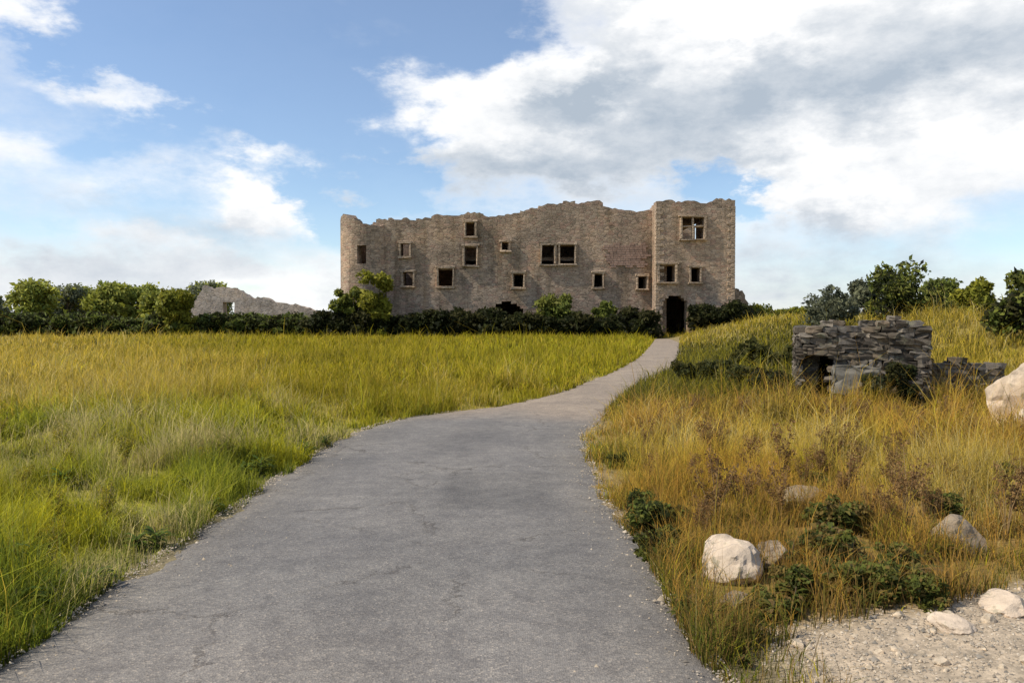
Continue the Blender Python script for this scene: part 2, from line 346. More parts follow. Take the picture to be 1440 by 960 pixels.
# ------------------------------------------------------------ ground: one sheet, fine near, coarse to the horizon
def axis(pts):
    out = []
    for a, b, s in pts: out += list(np.arange(a, b, s))
    return np.array(out + [pts[-1][1]])
xs = axis([(-5000, -400, 460), (-400, -60, 17), (-60, -14, 1.2), (-14, -5, .3), (-5, 5, .14), (5, 14, .3), (14, 60, 1.2), (60, 400, 17), (400, 5000, 460)])
ys = axis([(-30, 1, 2), (1, 9, .14), (9, 20, .28), (20, 46, .8), (46, 130, 2.4), (130, 700, 30), (700, 7000, 500)])
GX, GY = np.meshgrid(xs, ys); nx, ny = len(xs), len(ys)
px_, py_ = GX.ravel(), GY.ravel()
hz = hgt(px_, py_)
base = weights(px_, py_) @ PV
soil = np.array([.15, .115, .07])
gc = base * .62 + soil * .30
s_ = sandy(px_, py_)[:, None]; gc = gc * (1 - s_) + s_ * np.array([.46, .375, .27])
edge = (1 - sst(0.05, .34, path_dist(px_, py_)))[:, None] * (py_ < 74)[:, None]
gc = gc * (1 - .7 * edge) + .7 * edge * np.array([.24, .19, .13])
idx = np.arange(nx * ny).reshape(ny, nx)
Q = np.stack([idx[:-1, :-1], idx[:-1, 1:], idx[1:, 1:], idx[1:, :-1]], -1).reshape(-1, 4)
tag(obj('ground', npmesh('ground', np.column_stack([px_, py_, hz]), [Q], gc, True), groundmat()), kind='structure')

# path: strip with a ragged broken edge; worn to sandy gravel beyond the bend
n = 1500; t = np.concatenate([np.linspace(0, .62, 1100), np.linspace(.622, 1, 400)])
A = np.column_stack([np.interp(t, np.linspace(0, 1, 900), DL[:, k]) for k in (0, 1)]); B = np.column_stack([np.interp(t, np.linspace(0, 1, 900), DR[:, k]) for k in (0, 1)])
m_ = 26; k_ = np.linspace(0, 1, m_)
ea = (fbm(A[:, 1] * 3.1, A[:, 0] * 0 + 2, 5) - .5) * .38; eb = (fbm(B[:, 1] * 3.1 + 50, B[:, 0] * 0 + 7, 5) - .5) * .38
V = []; Cc = []
for j in range(m_):
    f = k_[j]; P = A * (1 - f) + B * f
    P = P + ((1 - f) ** 6 * ea - f ** 6 * eb)[:, None] * np.array([1, 0])
    z = .012 + .02 * (1 - (2 * f - 1) ** 2) + .008 * (fbm(P[:, 0] * 1.2, P[:, 1] * 1.2) - .5)
    if j in (0, m_ - 1): z = z - .03
    V.append(np.column_stack([P, z]))
    far = sst(11.9, 14.6, P[:, 1] + P[:, 0] * .4 + 2 * (fbm(P[:, 0], P[:, 1]) - .5))[:, None]
    near = (1 - sst(3.2, 5.2, P[:, 1] + 1.2 * (fbm(P[:, 0] * .9, P[:, 1] * .9) - .5)))[:, None]
    dust = (sst(.62, 1, np.abs(2 * f - 1)) * .55 * fbm(P[:, 0] * 2, P[:, 1] * 2))[:, None]
    c = np.array([.181, .171, .160]) * (1 - .5 * near) + .5 * near * np.array([.245, .218, .190])
    c = c * (1 - dust) + dust * np.array([.26, .23, .185])
    trk = np.exp(-((f - .30) / .10) ** 2) + np.exp(-((f - .70) / .10) ** 2)
    c = c * (.95 + .09 * trk + .22 * (fbm(P[:, 0] * .9 + 4, P[:, 1] * .55 + 9, 4) - .5))[:, None]
    ptch = (sst(.0, .03, f - .52 - .03 * fbm(P[:, 1] * 4, P[:, 0])) * sst(0, .03, .86 - f) * sst(0, .06, P[:, 1] - 6.6) * sst(0, .06, 8.3 - P[:, 1]))[:, None]
    c = c * (1 - .16 * ptch)
    c = c * (1 - far) + far * np.array([.30, .245, .19])
    Cc.append(c)
V = np.stack(V, 1); Cc = np.stack(Cc, 1); nn = len(t)
idx = np.arange(nn * m_).reshape(nn, m_)
Q = np.stack([idx[:-1, :-1], idx[:-1, 1:], idx[1:, 1:], idx[1:, :-1]], -1).reshape(-1, 4)
tag(obj('path', npmesh('path', V.reshape(-1, 3), [Q], Cc.reshape(-1, 3), True), asphaltmat()), kind='structure')

# far rise on the horizon
hx = np.linspace(-4000, 4000, 200); V = []
for k, (yy, hh) in enumerate([(1500, -2), (1750, 10), (2100, 22), (2600, 26)]):
    V.append(np.column_stack([hx, np.full(200, yy) + 100 * fbm(hx * .002, hx * 0), hh * (.35 + 1.1 * fbm(hx * .0011 + 4, hx * 0 + k * .2, 5))]))
V = np.stack(V); idx = np.arange(800).reshape(4, 200)
Q = np.stack([idx[:-1, :-1], idx[:-1, 1:], idx[1:, 1:], idx[1:, :-1]], -1).reshape(-1, 4)
cc = np.array([.055, .075, .04]) * (0.7 + .7 * rng.random((800, 1)))
tag(obj('hills', npmesh('hills', V.reshape(-1, 3), [Q], cc, True), groundmat()), kind='structure')

# ------------------------------------------------------------ rough masonry from small blocks
def wall_mesh(name, Lu, H, T, top, holes, res, fmap, jit=.07, seed=1, dz=None, cj=.6, topfit=True):
    r = np.random.default_rng(seed); dz = dz or res
    nu = max(2, int(round(Lu / res))); nv = int(H / dz) + 1
    du = Lu / nu
    ON = np.zeros((nu, nv), bool)
    for i in range(nu):
        tp = top((i + .5) * du)
        for j in range(nv):
            u, z = (i + .5) * du, (j + .5) * dz
            if z < tp and not any(h(u, z) for h in holes): ON[i, j] = True
    vid = {}; V = []; F = []
    def vert(i, j, k):
        key = (i, j, k)
        if key not in vid:
            a, b, c = r.normal(0, jit, 3)
            u, z, t = i * du + a * .6, j * dz + b * .6, k * T + c * cj
            if j > 1 and topfit:                                        # the wall head follows its broken line instead of stepping
                tu = top(min(max(i * du, .01), Lu - .01)) + r.normal(0, min(.07, dz * .2))
                if z > tu - dz * .75: z = tu
            if j == 0: z = -.3
            vid[key] = len(V); V.append(fmap(u, z, t))
        return vid[key]
    for i in range(nu):
        for j in range(nv):
            if not ON[i, j]: continue
            F.append((vert(i, j, 0), vert(i + 1, j, 0), vert(i + 1, j + 1, 0), vert(i, j + 1, 0)))
            F.append((vert(i + 1, j, 1), vert(i, j, 1), vert(i, j + 1, 1), vert(i + 1, j + 1, 1)))
            if i == 0 or not ON[i - 1, j]: F.append((vert(i, j, 1), vert(i, j, 0), vert(i, j + 1, 0), vert(i, j + 1, 1)))
            if i == nu - 1 or not ON[i + 1, j]: F.append((vert(i + 1, j, 0), vert(i + 1, j, 1), vert(i + 1, j + 1, 1), vert(i + 1, j + 1, 0)))
            if j == nv - 1 or not ON[i, j + 1]: F.append((vert(i, j + 1, 0), vert(i + 1, j + 1, 0), vert(i + 1, j + 1, 1), vert(i, j + 1, 1)))
            if j > 0 and not ON[i, j - 1]: F.append((vert(i, j, 1), vert(i + 1, j, 1), vert(i + 1, j, 0), vert(i, j, 0)))
    me = bpy.data.meshes.new(name); me.from_pydata(V, [], F); me.update(); return me
def rect(u0, u1, z0, z1): return lambda u, z: u0 < u < u1 and z0 < z < z1
def arch(u0, u1, z0, z1):
    c, h = (u0 + u1) / 2, (u1 - u0) / 2
    return lambda u, z: u0 < u < u1 and z0 < z and (z < z1 - h or (u - c) ** 2 + (z - z1 + h) ** 2 < h * h)
def poly(pts):
    X = [p[0] for p in pts]; Z = [p[1] for p in pts]
    return lambda u: float(np.interp(u, X, Z))
def rough(f, amp, sc, seed):
    return lambda u: f(u) + amp * .7 * (float(_H[int(u / .42 + 40) % 256, seed * 7 % 256]) - .5) + amp * (float(fbm(np.array(u * sc + seed * 3.3), np.array(seed * 1.7), 4)) - .5) * 2
D = 78.; K = D / 1120.
def cx_(px): return (px - 720) * K
def cz_(py): return 1.6 + (452 - py) * K
castle = thing('ruined_castle', (0, 0, 0), 'large brown stone castle ruin with a ragged flat top beyond the meadow', 'castle ruin')
def castle_wall(name, x0, x1, yf, T, prof, openings, seed, amp=.35, mat=M_castle, res=.3):
    top = rough(poly([(p - cx_(0) * 0, q) for p, q in prof]), amp, .9, seed)
    o = obj(name, wall_mesh(name, x1 - x0, 15, T, lambda u: top(u + x0), [lambda u, z, h=h: h(u + x0, z) for h in openings], res,
            lambda u, z, t: (x0 + u, yf + t, z), .02, seed, .24, .12), mat, castle)
    return o
def win(p0, p1, q0, q1): return (cx_(p0), cx_(p1), cz_(q1), cz_(q0))
W_rect = [win(762, 780, 344, 371), win(788, 808, 344, 371), win(655, 668, 312, 332), win(653, 670, 346, 373), win(616, 636, 377, 402),
          win(563, 575, 342, 360), win(566, 580, 382, 402), win(706, 716, 340, 352), win(836, 848, 384, 404), win(898, 910, 388, 406), win(722, 736, 384, 404)]
prof = [(cx_(530), cz_(309)), (cx_(600), cz_(306)), (cx_(612), cz_(300)), (cx_(640), cz_(303)), (cx_(665), cz_(299)), (cx_(690), cz_(303)), (cx_(730), cz_(297)), (cx_(765), cz_(289)),
        (cx_(780), cz_(284)), (cx_(846), cz_(282)), (cx_(852), cz_(291)), (cx_(885), cz_(293)), (cx_(900), cz_(296)), (cx_(925), cz_(296))]
ops = [rect(*w) for w in W_rect] + [arch(cx_(688), cx_(738), -1, cz_(424))]
castle_wall('curtain_wall', cx_(528), cx_(922), D + .6, 1.8, prof, ops, 3, .28)
def surround(w, yf, bw=.15):
    u0, u1, z0, z1 = w; bm = bmesh.new()
    def bx(a, b, c, d, dp=.0):
        r = bmesh.ops.create_cube(bm, size=1)['verts']
        for v in r: v.co = ((a + b) / 2 + v.co.x * (b - a), yf - .05 + dp + v.co.y * .5, (c + d) / 2 + v.co.z * (d - c))
    bx(u0 - bw, u0, z0, z1); bx(u1, u1 + bw, z0, z1); bx(u0 - bw - .12, u1 + bw + .12, z1, z1 + .22, -.02); bx(u0 - bw - .1, u1 + bw + .1, z0 - .16, z0, -.03)
    if u1 - u0 > 1.9:                                                   # stone mullion and transom in the big windows
        c = (u0 + u1) / 2; zt = z0 + .58 * (z1 - z0)
        bx(c - .09, c + .09, z0, z1, .1); bx(u0, c - .09, zt - .08, zt + .08, .12); bx(c + .09, u1, zt - .08, zt + .08, .12)
    bmesh.ops.bevel(bm, geom=bm.edges[:], offset=.03, segments=1, affect='EDGES')
    for v in bm.verts: v.co += Vector((rnd.gauss(0, .03), rnd.gauss(0, .015), rnd.gauss(0, .03)))
    me = bpy.data.meshes.new('window'); bm.to_mesh(me); bm.free()
    o = obj('window_surround', me, M_dress, castle); return o
for w in W_rect: surround(w, D + .6)
# left round tower
def tower(name, cx, cy, rad, prof, holes, seed, T=1.3):
    top = rough(prof, .3, .8, seed); Lu = 2 * math.pi * rad
    def fm(u, z, t):
        a = u / rad + math.pi; r = rad * (1 + .06 * max(0, 1 - z / 4)) - t
        return (cx + r * math.cos(a), cy + r * math.sin(a), z)
    return obj(name, wall_mesh(name, Lu, 15, T, top, holes, .3, fm, .022, seed, None, .12), M_castle, castle)
tr = cx_(540) - cx_(472); tr = tr / 2 + .25
tower('round_tower', cx_(472) + tr + .1, D + 2.2, tr, lambda u: cz_(311) + .5 * math.sin(u * .8), [rect(tr * 1.35, tr * 1.35 + .9, cz_(370), cz_(345))], 9)
# right square tower (three faces) with its big upper window
tprof = [(cx_(915), cz_(286)), (cx_(950), cz_(285)), (cx_(990), cz_(289)), (cx_(1000), cz_(285)), (cx_(1028), cz_(287))]
tw = [win(953, 983, 309, 339), win(922, 944, 374, 398), win(966, 978, 378, 398)]
gate = arch(cx_(925), cx_(962), -1, cz_(416))
castle_wall('tower_wall', cx_(918), cx_(1026), D - 1.6, 1.4, tprof, [rect(*w) for w in tw] + [gate], 5, .22)
for w in tw: surround(w, D - 1.6, .2)
def side_wall(name, x, y0, y1, T, h, seed, sgn):
    top = rough(lambda u: h, .35, .8, seed)
    return obj(name, wall_mesh(name, y1 - y0, 15, T, top, [], .35, lambda u, z, t: (x + sgn * t, y0 + u if sgn < 0 else y1 - u, z), .025, seed, None, .12), M_castle, castle)
side_wall('tower_wall', cx_(1026), D - .15, D + 9, 1.3, cz_(288), 6, -1)
side_wall('tower_wall', cx_(918), D - .15, D + 9, 1.3, cz_(290), 7, 1)
castle_wall('rear_wall', cx_(500), cx_(1026), D + 15, 1.5, [(cx_(500), 10.6), (cx_(700), 11.6), (cx_(860), 11.2), (cx_(930), 13.4), (cx_(1000), 13.8), (cx_(1030), 12.4)], [], 12, .4, res=.5)
side_wall('side_wall', cx_(1022), D + 9.2, D + 15, 1.3, 10.5, 14, -1)
side_wall('side_wall', cx_(486), D + 4.5, D + 15, 1.3, 10.2, 15, 1)
castle_wall('buttress', cx_(1026.5), cx_(1056), D + 1.0, 3.2, [(cx_(1026), cz_(380)), (cx_(1036), cz_(404)), (cx_(1050), cz_(408)), (cx_(1056), cz_(425))], [], 21, .3)
# red brick repair panel
bm = bmesh.new(); x0, x1, z0, z1 = win(846, 916, 340, 376)
rows = int((z1 - z0) / .22); 
for j in range(rows):
    xa = x0 + 1.1 * abs(float(fbm(np.array(j * .35), np.array(3.3))) - .5) * 4 * .7 + rnd.uniform(0, .45); xb = x1 - 1.1 * abs(float(fbm(np.array(j * .3), np.array(9.1))) - .5) * 4 * .7 - rnd.uniform(0, .5)
    x = xa
    while x < xb:
        wd = rnd.uniform(.28, .55)
        if not (j in (0, rows - 1) and rnd.random() < .35):
            r = bmesh.ops.create_cube(bm, size=1)['verts']; dy = rnd.uniform(-.02, .015)
            for v in r: v.co = (x + wd / 2 + v.co.x * (wd - .025), D + .62 + v.co.y * .3 + dy, z0 + (j + .5) * .22 + v.co.z * .2)
        x += wd
me = bpy.data.meshes.new('brick_patch'); bm.to_mesh(me); bm.free(); tag(obj('brick_patch', me, M_brick, castle), 'reddish brick repair in the brown wall')

# added floor and top slabs behind the walls block sun, keeping the openings dark
def shade_deck(name, x0, x1, y0, y1, z, th=.35):
    bm = bmesh.new(); q = bmesh.ops.create_cube(bm, size=1)['verts']
    for v in q: v.co = ((x0 + x1) / 2 + v.co.x * (x1 - x0), (y0 + y1) / 2 + v.co.y * (y1 - y0), z + v.co.z * th)
    me = bpy.data.meshes.new(name); bm.to_mesh(me); bm.free(); obj(name, me, M_castle, castle)
shade_deck('floor', cx_(545), cx_(900), D + 2.45, D + 14.9, 3.9); shade_deck('floor', cx_(545), cx_(900), D + 2.45, D + 14.9, 7.9); shade_deck('shade_slab', cx_(545), cx_(912), D + 2.45, D + 14.9, 11.55)
shade_deck('floor', cx_(940), cx_(1004), D - .15, D + 14.9, 5.0); shade_deck('floor', cx_(940), cx_(1004), D - .15, D + 14.9, 8.9); shade_deck('shade_slab', cx_(938), cx_(1006), D - .15, D + 14.9, 12.35)
# dressed corner stones of the square tower
for xq, sg in ((cx_(918), 1), (cx_(1026), -1)):
    bm = bmesh.new(); z = .05; k = 0
    while z < 12.3:
        hq = rnd.uniform(.30, .42); wq = (.75, .42)[k % 2] * rnd.uniform(.9, 1.1); q = bmesh.ops.create_cube(bm, size=1)['verts']
        for v in q: v.co = (xq + sg * (wq / 2 - .04) + v.co.x * wq, D - 1.64 + .3 + v.co.y * .66, z + hq / 2 + v.co.z * (hq - .02))
        z += hq; k += 1
    bmesh.ops.bevel(bm, geom=bm.edges[:], offset=.025, segments=1, affect='EDGES')
    me = bpy.data.meshes.new('quoins'); bm.to_mesh(me); bm.free(); obj('quoins', me, M_dress, castle)

# broken outlying wall to the left
ow = thing('ruined_wall', (0, 0, 0), 'low broken stone wall sloping down left of the large brown ruin', 'wall')
tp = rough(poly([(cx_(268) * 1.05, 3.2), (cx_(285) * 1.05, cz_(402)), (cx_(335) * 1.05, cz_(404)), (cx_(352) * 1.05, cz_(414)), (cx_(385) * 1.05, cz_(421)), (cx_(420) * 1.05, cz_(426)), (cx_(452) * 1.05, 2.3)]), .4, .8, 31)
x0 = cx_(268) * 1.05
obj('masonry', wall_mesh('masonry', (cx_(452) - cx_(268)) * 1.05, 8, 1.2, lambda u: tp(u + x0), [rect(3.2, 4.4, 2.2, 3.6)], .3, lambda u, z, t: (x0 + u, 82 + t, z), .03, 33, None, .12), M_outer, ow)

# ------------------------------------------------------------ low dark stone hut ruin at right, mid distance
hut = thing('stone_hut', (5.16, 14.45, hgt(6, 14.2) - .02), 'low dark stone hut beside the dry grass, black doorway at its left', 'stone hut', None, R(-19))
tp = rough(poly([(0, 1.22), (.25, 1.42), (.7, 1.5), (1.2, 1.38), (1.6, 1.62), (2.2, 1.45)]), .10, 2.2, 41)
def drystone(name, Lu, T, top, hole, seed, fmap, m):
    """stacked field stones in rough courses, each its own lump with its own tint"""
    q = random.Random(seed); z = -.06; V = []; F = []; Cc = []
    tb = bmesh.new(); bmesh.ops.create_cube(tb, size=1); bmesh.ops.subdivide_edges(tb, edges=tb.edges[:], cuts=1, use_grid_fill=True); tb.verts.index_update()
    TV = [x.co.copy() for x in tb.verts]; TF = [[x.index for x in f.verts] for f in tb.faces]; tb.free()
    while z < 2.0:
        hc = q.uniform(.065, .135); u = q.uniform(-.1, .0)
        while u < Lu:
            wd = q.uniform(.09, .30); a, b = max(u, 0), min(u + wd, Lu); u += wd
            if b - a < .04: continue
            c = (a + b) / 2; zc = z + hc / 2
            if zc > top(c) + q.uniform(-.05, .03) or hole(c, zc): continue
            hh = hc * q.uniform(.86, 1.04); o0 = len(V); F += [[o0 + i for i in f] for f in TF]
            tint = q.choice([(.085, .07, .055), (.15, .125, .10), (.115, .095, .072), (.20, .17, .135), (.13, .115, .10), (.17, .13, .09)]); k = q.uniform(.6, 1.05); dy = q.uniform(-.03, .02); rot = q.uniform(-.07, .07)
            for p in TV:
                p = p.copy(); corner = sum(abs(abs(w) - .5) < 1e-4 for w in p)
                p *= (1, 1, 1.0, .97)[corner]
                p += Vector((q.gauss(0, .055), q.gauss(0, .045), q.gauss(0, .085)))
                uu, zz = p.x * (b - a) * 1.02, p.z * hh
                V.append(fmap(c + uu - rot * zz, zc + zz + rot * uu, T / 2 + dy + p.y * T * 1.04)); Cc.append([w * k for w in tint])
        z += hc * .97
    me = npmesh(name, np.array(V), [np.array(F)], np.array(Cc)); me.polygons.foreach_set('use_smooth', np.zeros(len(me.polygons), bool)); me.update()
    return obj(name, me, M_field, m)
M_field, _n, _l, _p = newmat('field_stone', .95); _a = _n.new('ShaderNodeAttribute'); _a.attribute_name = 'col'; _g = _n.new('ShaderNodeNewGeometry')
_f = tex(_n, _l, 'ShaderNodeTexNoise', _g.outputs['Position'], 14, Detail=8, Roughness=.72); _f2 = tex(_n, _l, 'ShaderNodeTexNoise', _g.outputs['Position'], 5, Detail=8, Roughness=.75)
_r = ramp(_n, [(.3, (.6, .6, .6)), (.7, (1.4, 1.38, 1.34))]); _l.new(_f.outputs[0], _r.inputs[0]); _c = mixrgb(_n, _l, 'MULTIPLY', 1.0, _a.outputs['Color'], _r.outputs[0])
_r2 = ramp(_n, [(.54, (0, 0, 0)), (.63, (.65, .65, .65))]); _l.new(_f2.outputs[0], _r2.inputs[0]); _c = mixrgb(_n, _l, 'MIX', _r2.outputs[0], _c, (.21, .20, .13)); _l.new(_c, _p.inputs['Base Color'])
_b = _n.new('ShaderNodeBump'); _b.inputs['Strength'].default_value = .8; _b.inputs['Distance'].default_value = .02; _l.new(_f.outputs[0], _b.inputs['Height']); _l.new(_b.outputs[0], _p.inputs['Normal'])
no_hole = lambda u, z: False
drystone('front_wall', 2.2, .4, tp, rect(.12, .58, -.1, .92), 42, lambda u, z, t: (u, t, z), hut)
drystone('side_wall', 2.2, .4, lambda u: 1.38, no_hole, 44, lambda u, z, t: (t, 2.62 - u, z), hut)
drystone('side_wall', 2.2, .4, lambda u: 1.42, no_hole, 46, lambda u, z, t: (2.2 - t, .42 + u, z), hut)
drystone('rear_wall', 2.2, .4, lambda u: 1.46, no_hole, 48, lambda u, z, t: (u, 2.65 + t, z), hut)
def slabmesh(sx, sy, sz, seed, seg=3, jit=.02):
    r = random.Random(seed); bm = bmesh.new(); bmesh.ops.create_cube(bm, size=1)
    for v in bm.verts: v.co = Vector((v.co.x * sx, v.co.y * sy, (v.co.z + .5) * sz))
    bmesh.ops.subdivide_edges(bm, edges=bm.edges[:], cuts=seg, use_grid_fill=True)
    bmesh.ops.bevel(bm, geom=[e for e in bm.edges if len(e.link_faces) == 2 and e.calc_face_angle(0) > 1], offset=min(sx, sy, sz) * .08, segments=2, affect='EDGES')
    for v in bm.verts: v.co += Vector((r.gauss(0, jit), r.gauss(0, jit), r.gauss(0, jit)))
    me = bpy.data.meshes.new('slab'); bm.to_mesh(me); bm.free(); return me
bm = bmesh.new(); q = bmesh.ops.create_cube(bm, size=1)['verts']
for v in q: v.co = (1.1 + v.co.x * 1.38, 1.52 + v.co.y * 2.2, 1.14 + v.co.z * .12)
me = bpy.data.meshes.new('shade_slab'); bm.to_mesh(me); bm.free(); obj('shade_slab', me, M_hut, hut)  # slab added over the inside to keep sun out and the doorway black
lt = obj('lintel', slabmesh(.75, .44, .14, 4, 3, .008), M_hut, hut); lt.location = (.35, .18, .9)
wl = thing('rubble_wall', (7.35, 14.6, hgt(7.9, 14.6) - .02), 'low grey rubble wall running right from the dark hut', 'wall', None, R(3))
drystone('masonry', 1.75, .45, rough(poly([(0, .95), (.5, .84), (1.2, .9), (1.75, .72)]), .10, 2.5, 51), no_hole, 52, lambda u, z, t: (u, t, z), wl)
sl_ = obj('stone_slab', slabmesh(.74, .14, .5, 8, 5, .016), stonemat('grey_slab', [(.16, .15, .13), (.21, .195, .165)], 1.2, .95, False, .012, True))
sl_.location = (5.95, 13.78, hgt(5.95, 13.8) + .22); sl_.rotation_euler = (R(-7), R(3), R(-14)); tag(sl_, 'grey stone slab leaning on the front of the dark hut', 'stone slab')

# ------------------------------------------------------------ boulders and stones
def rockmesh(seed, sx, sy, sz, sub=4):
    r = random.Random(seed); bm = bmesh.new(); bmesh.ops.create_icosphere(bm, subdivisions=sub, radius=1)
    planes = []
    for _ in range(11):
        d = Vector((r.gauss(0, 1), r.gauss(0, 1), r.gauss(0, .8))).normalized(); planes.append((d, r.uniform(.55, .85)))
    from mathutils import noise as mn
    for v in bm.verts:
        p = v.co.copy()
        for d, k in planes:
            q = p.dot(d)
            if q > k: p -= d * (q - k) * .93
        nz = mn.fractal(p * 2.2 + Vector((seed * 3.1, 0, 0)), 1, 2, 5)
        p *= 1 + .10 * nz + .03 * mn.fractal(p * 7 + Vector((0, seed, 0)), 1, 2, 4)
        v.co = Vector((p.x * sx, p.y * sy, p.z * sz))
    me = bpy.data.meshes.new('rock'); bm.to_mesh(me); bm.free()
    return me
def gp(px, py):                            # ground point seen there from the path, metres
    Y = 1.6 * 1120 / (py - 452); return ((px - 720) / 1120 * Y, Y)
def rock(x, y, sx, sy, sz, seed, m, label, sink=.52, group=None, cat='rock', name='boulder'):
    o = obj(name, rockmesh(seed, sx, sy, sz), m); o.location = (x, y, float(hgt(x, y)) + sz * (1 - sink) * .7); o.rotation_euler = (rnd.uniform(-.2, .2), rnd.uniform(-.2, .2), rnd.uniform(0, 6))
    tag(o, label, cat, group); return o
rock(1.34, 4.95, .235, .20, .19, 3, M_lime, 'pale cream boulder among brown grass just right of the near path')
rock(1.68, 5.05, .16, .14, .115, 5, M_brown, 'brown boulder touching the right side of the pale cream boulder')
rock(2.35, 6.35, .24, .18, .15, 8, M_brown, 'tan boulder in dry grass behind the pale cream boulder')
rock(2.95, 5.25, .18, .16, .17, 13, M_brown, 'brown boulder in weeds at right, above the pale gravel')
rock(1.22, 4.38, .13, .11, .08, 16, M_brown, 'small dark stone at the path edge below the pale cream boulder')
rock(7.86, 12.3, .52, .44, .86, 21, M_lime, 'big pale limestone block at the right end of the rubble wall')
rock(7.62, 11.5, .40, .30, .36, 23, M_lime, 'lower pale limestone block lying in front of the big one at the right edge')
rock(7.05, 11.5, .24, .20, .13, 27, M_lime, 'flat pale stone lying in front of the pale limestone blocks')
rock(2.62, 4.18, .15, .13, .08, 29, M_lime, 'pale flat stone embedded at the upper edge of the near right gravel')
rock(2.2, 3.95, .11, .09, .055, 31, M_lime, 'small pale stone in the middle of the near right gravel')
protos = [rockmesh(100 + i, 1, rnd.uniform(.7, .95), rnd.uniform(.4, .7), 3) for i in range(6)]
for me in protos: me.materials.append(M_pebble)
cnt = 0
while cnt < 95:                            # fist-sized stones scattered on the near right gravel
    x, y = rnd.uniform(1.05, 3.6), rnd.uniform(3.3, 5.4)
    if float(sandy(np.array([x]), np.array([y]))[0]) < .45: continue
    s = .012 + .04 * rnd.random() ** 2.2
    o = bpy.data.objects.new('stone', protos[cnt % 6]); C.objects.link(o); o.location = (x, y, float(hgt(x, y)) + s * .2); o.scale = (s, s, s); o.rotation_euler = (rnd.uniform(-.3, .3), rnd.uniform(-.3, .3), rnd.uniform(0, 6))
    tag(o, 'fist-sized pale stone lying on the near right gravel', 'stone', 'pale stones on the near right gravel'); cnt += 1
# loose grit: on the gravel and in a thin line along the path's edges
def grit(n, xy, size, cols):
    x, y = xy; k = len(x); u = np.array([(1, 0, 0), (-.6, .8, 0), (-.5, -.85, 0), (.05, .1, .75)])
    a = rng.random(k) * 6.28; s = size * rng.lognormal(0, .45, k)
    U = np.stack([np.stack([u[i, 0] * np.cos(a) - u[i, 1] * np.sin(a), u[i, 0] * np.sin(a) + u[i, 1] * np.cos(a), np.full(k, u[i, 2])], -1) for i in range(4)], 1) * (s[:, None, None] * rng.uniform(.6, 1.3, (k, 4, 1)))
    pd = path_dist(x, y); z = np.where(pd < .03, .018, hgt(x, y) + .002)
    V = U + np.stack([x, y, z], -1)[:, None, :]
    b = np.arange(k)[:, None] * 4
    F = np.concatenate([b + np.array([0, 1, 3]), b + np.array([1, 2, 3]), b + np.array([2, 0, 3])])
    c = np.repeat(cols[rng.integers(0, len(cols), k)] * rng.uniform(.7, 1.2, (k, 1)), 4, 0)
    return V.reshape(-1, 3), F, c
x = rng.uniform(1.0, 4.2, 26000); y = rng.uniform(3.2, 6, 26000); m = sandy(x, y) > rng.random(26000) * .9 + .15; xa, ya = x[m], y[m]
y = 3.2 + 11 * rng.random(5000) ** 1.5; l, r = path_lim(y); off = np.abs(rng.normal(0, .09, 5000)); x = np.where(rng.random(5000) < .62, l + off - .05, r - off + .05)
yb = 3.2 + 9 * rng.random(2500) ** 1.4; lb, rb = path_lim(yb); xb = lb + (rb - lb) * rng.random(2500)
xa = np.concatenate([xa, x, xb]); ya = np.concatenate([ya, y, yb])
V, F, c = grit(0, (xa, ya), .0062, np.array([(.44, .36, .26), (.34, .28, .21), (.50, .42, .32), (.24, .21, .17)]))
gm, _n, _l, _p = newmat('grit', .9); _a = _n.new('ShaderNodeAttribute'); _a.attribute_name = 'col'; _l.new(_a.outputs['Color'], _p.inputs['Base Color'])
tag(obj('gravel', npmesh('gravel', V, [F], c), gm), 'loose pale grit scattered over the gravel and the edges of the path', 'gravel', kind='stuff')

# ------------------------------------------------------------ grass: nobody could count it
def blades(x, y, H, Wd, lean, col):
    n = len(x); z = hgt(x, y) - .01; P = np.stack([x, y, z], -1)
    a = rng.random(n) * 6.283; b = rng.random(n) * 6.283 ; 
    t = np.stack([np.cos(a), np.sin(a), np.zeros(n)], -1) * Wd[:, None] * .5
    d = np.stack([np.cos(b), np.sin(b), np.zeros(n)], -1); up = np.array([0, 0, 1.])
    mid = P + up * (H * .55)[:, None] + d * (lean * H * .25)[:, None]
    tip = P + up * (H * (1 - .25 * lean))[:, None] + d * (lean * H)[:, None]
    V = np.stack([P - t, P + t, mid - t * .75, mid + t * .75, tip], 1)
    i = np.arange(n)[:, None] * 5
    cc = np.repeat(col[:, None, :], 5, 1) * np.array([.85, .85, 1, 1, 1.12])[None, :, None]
    return V.reshape(-1, 3), i + np.array([0, 1, 3, 2]), i + np.array([2, 3, 4]), cc.reshape(-1, 3)
def region(n, y0, y1, pw, qmax):
    y = y0 + (y1 - y0) * rng.random(n) ** pw; x = rng.uniform(-qmax, qmax, n) * y * 1.02 + rng.normal(0, .2, n); return x, y
parts = []
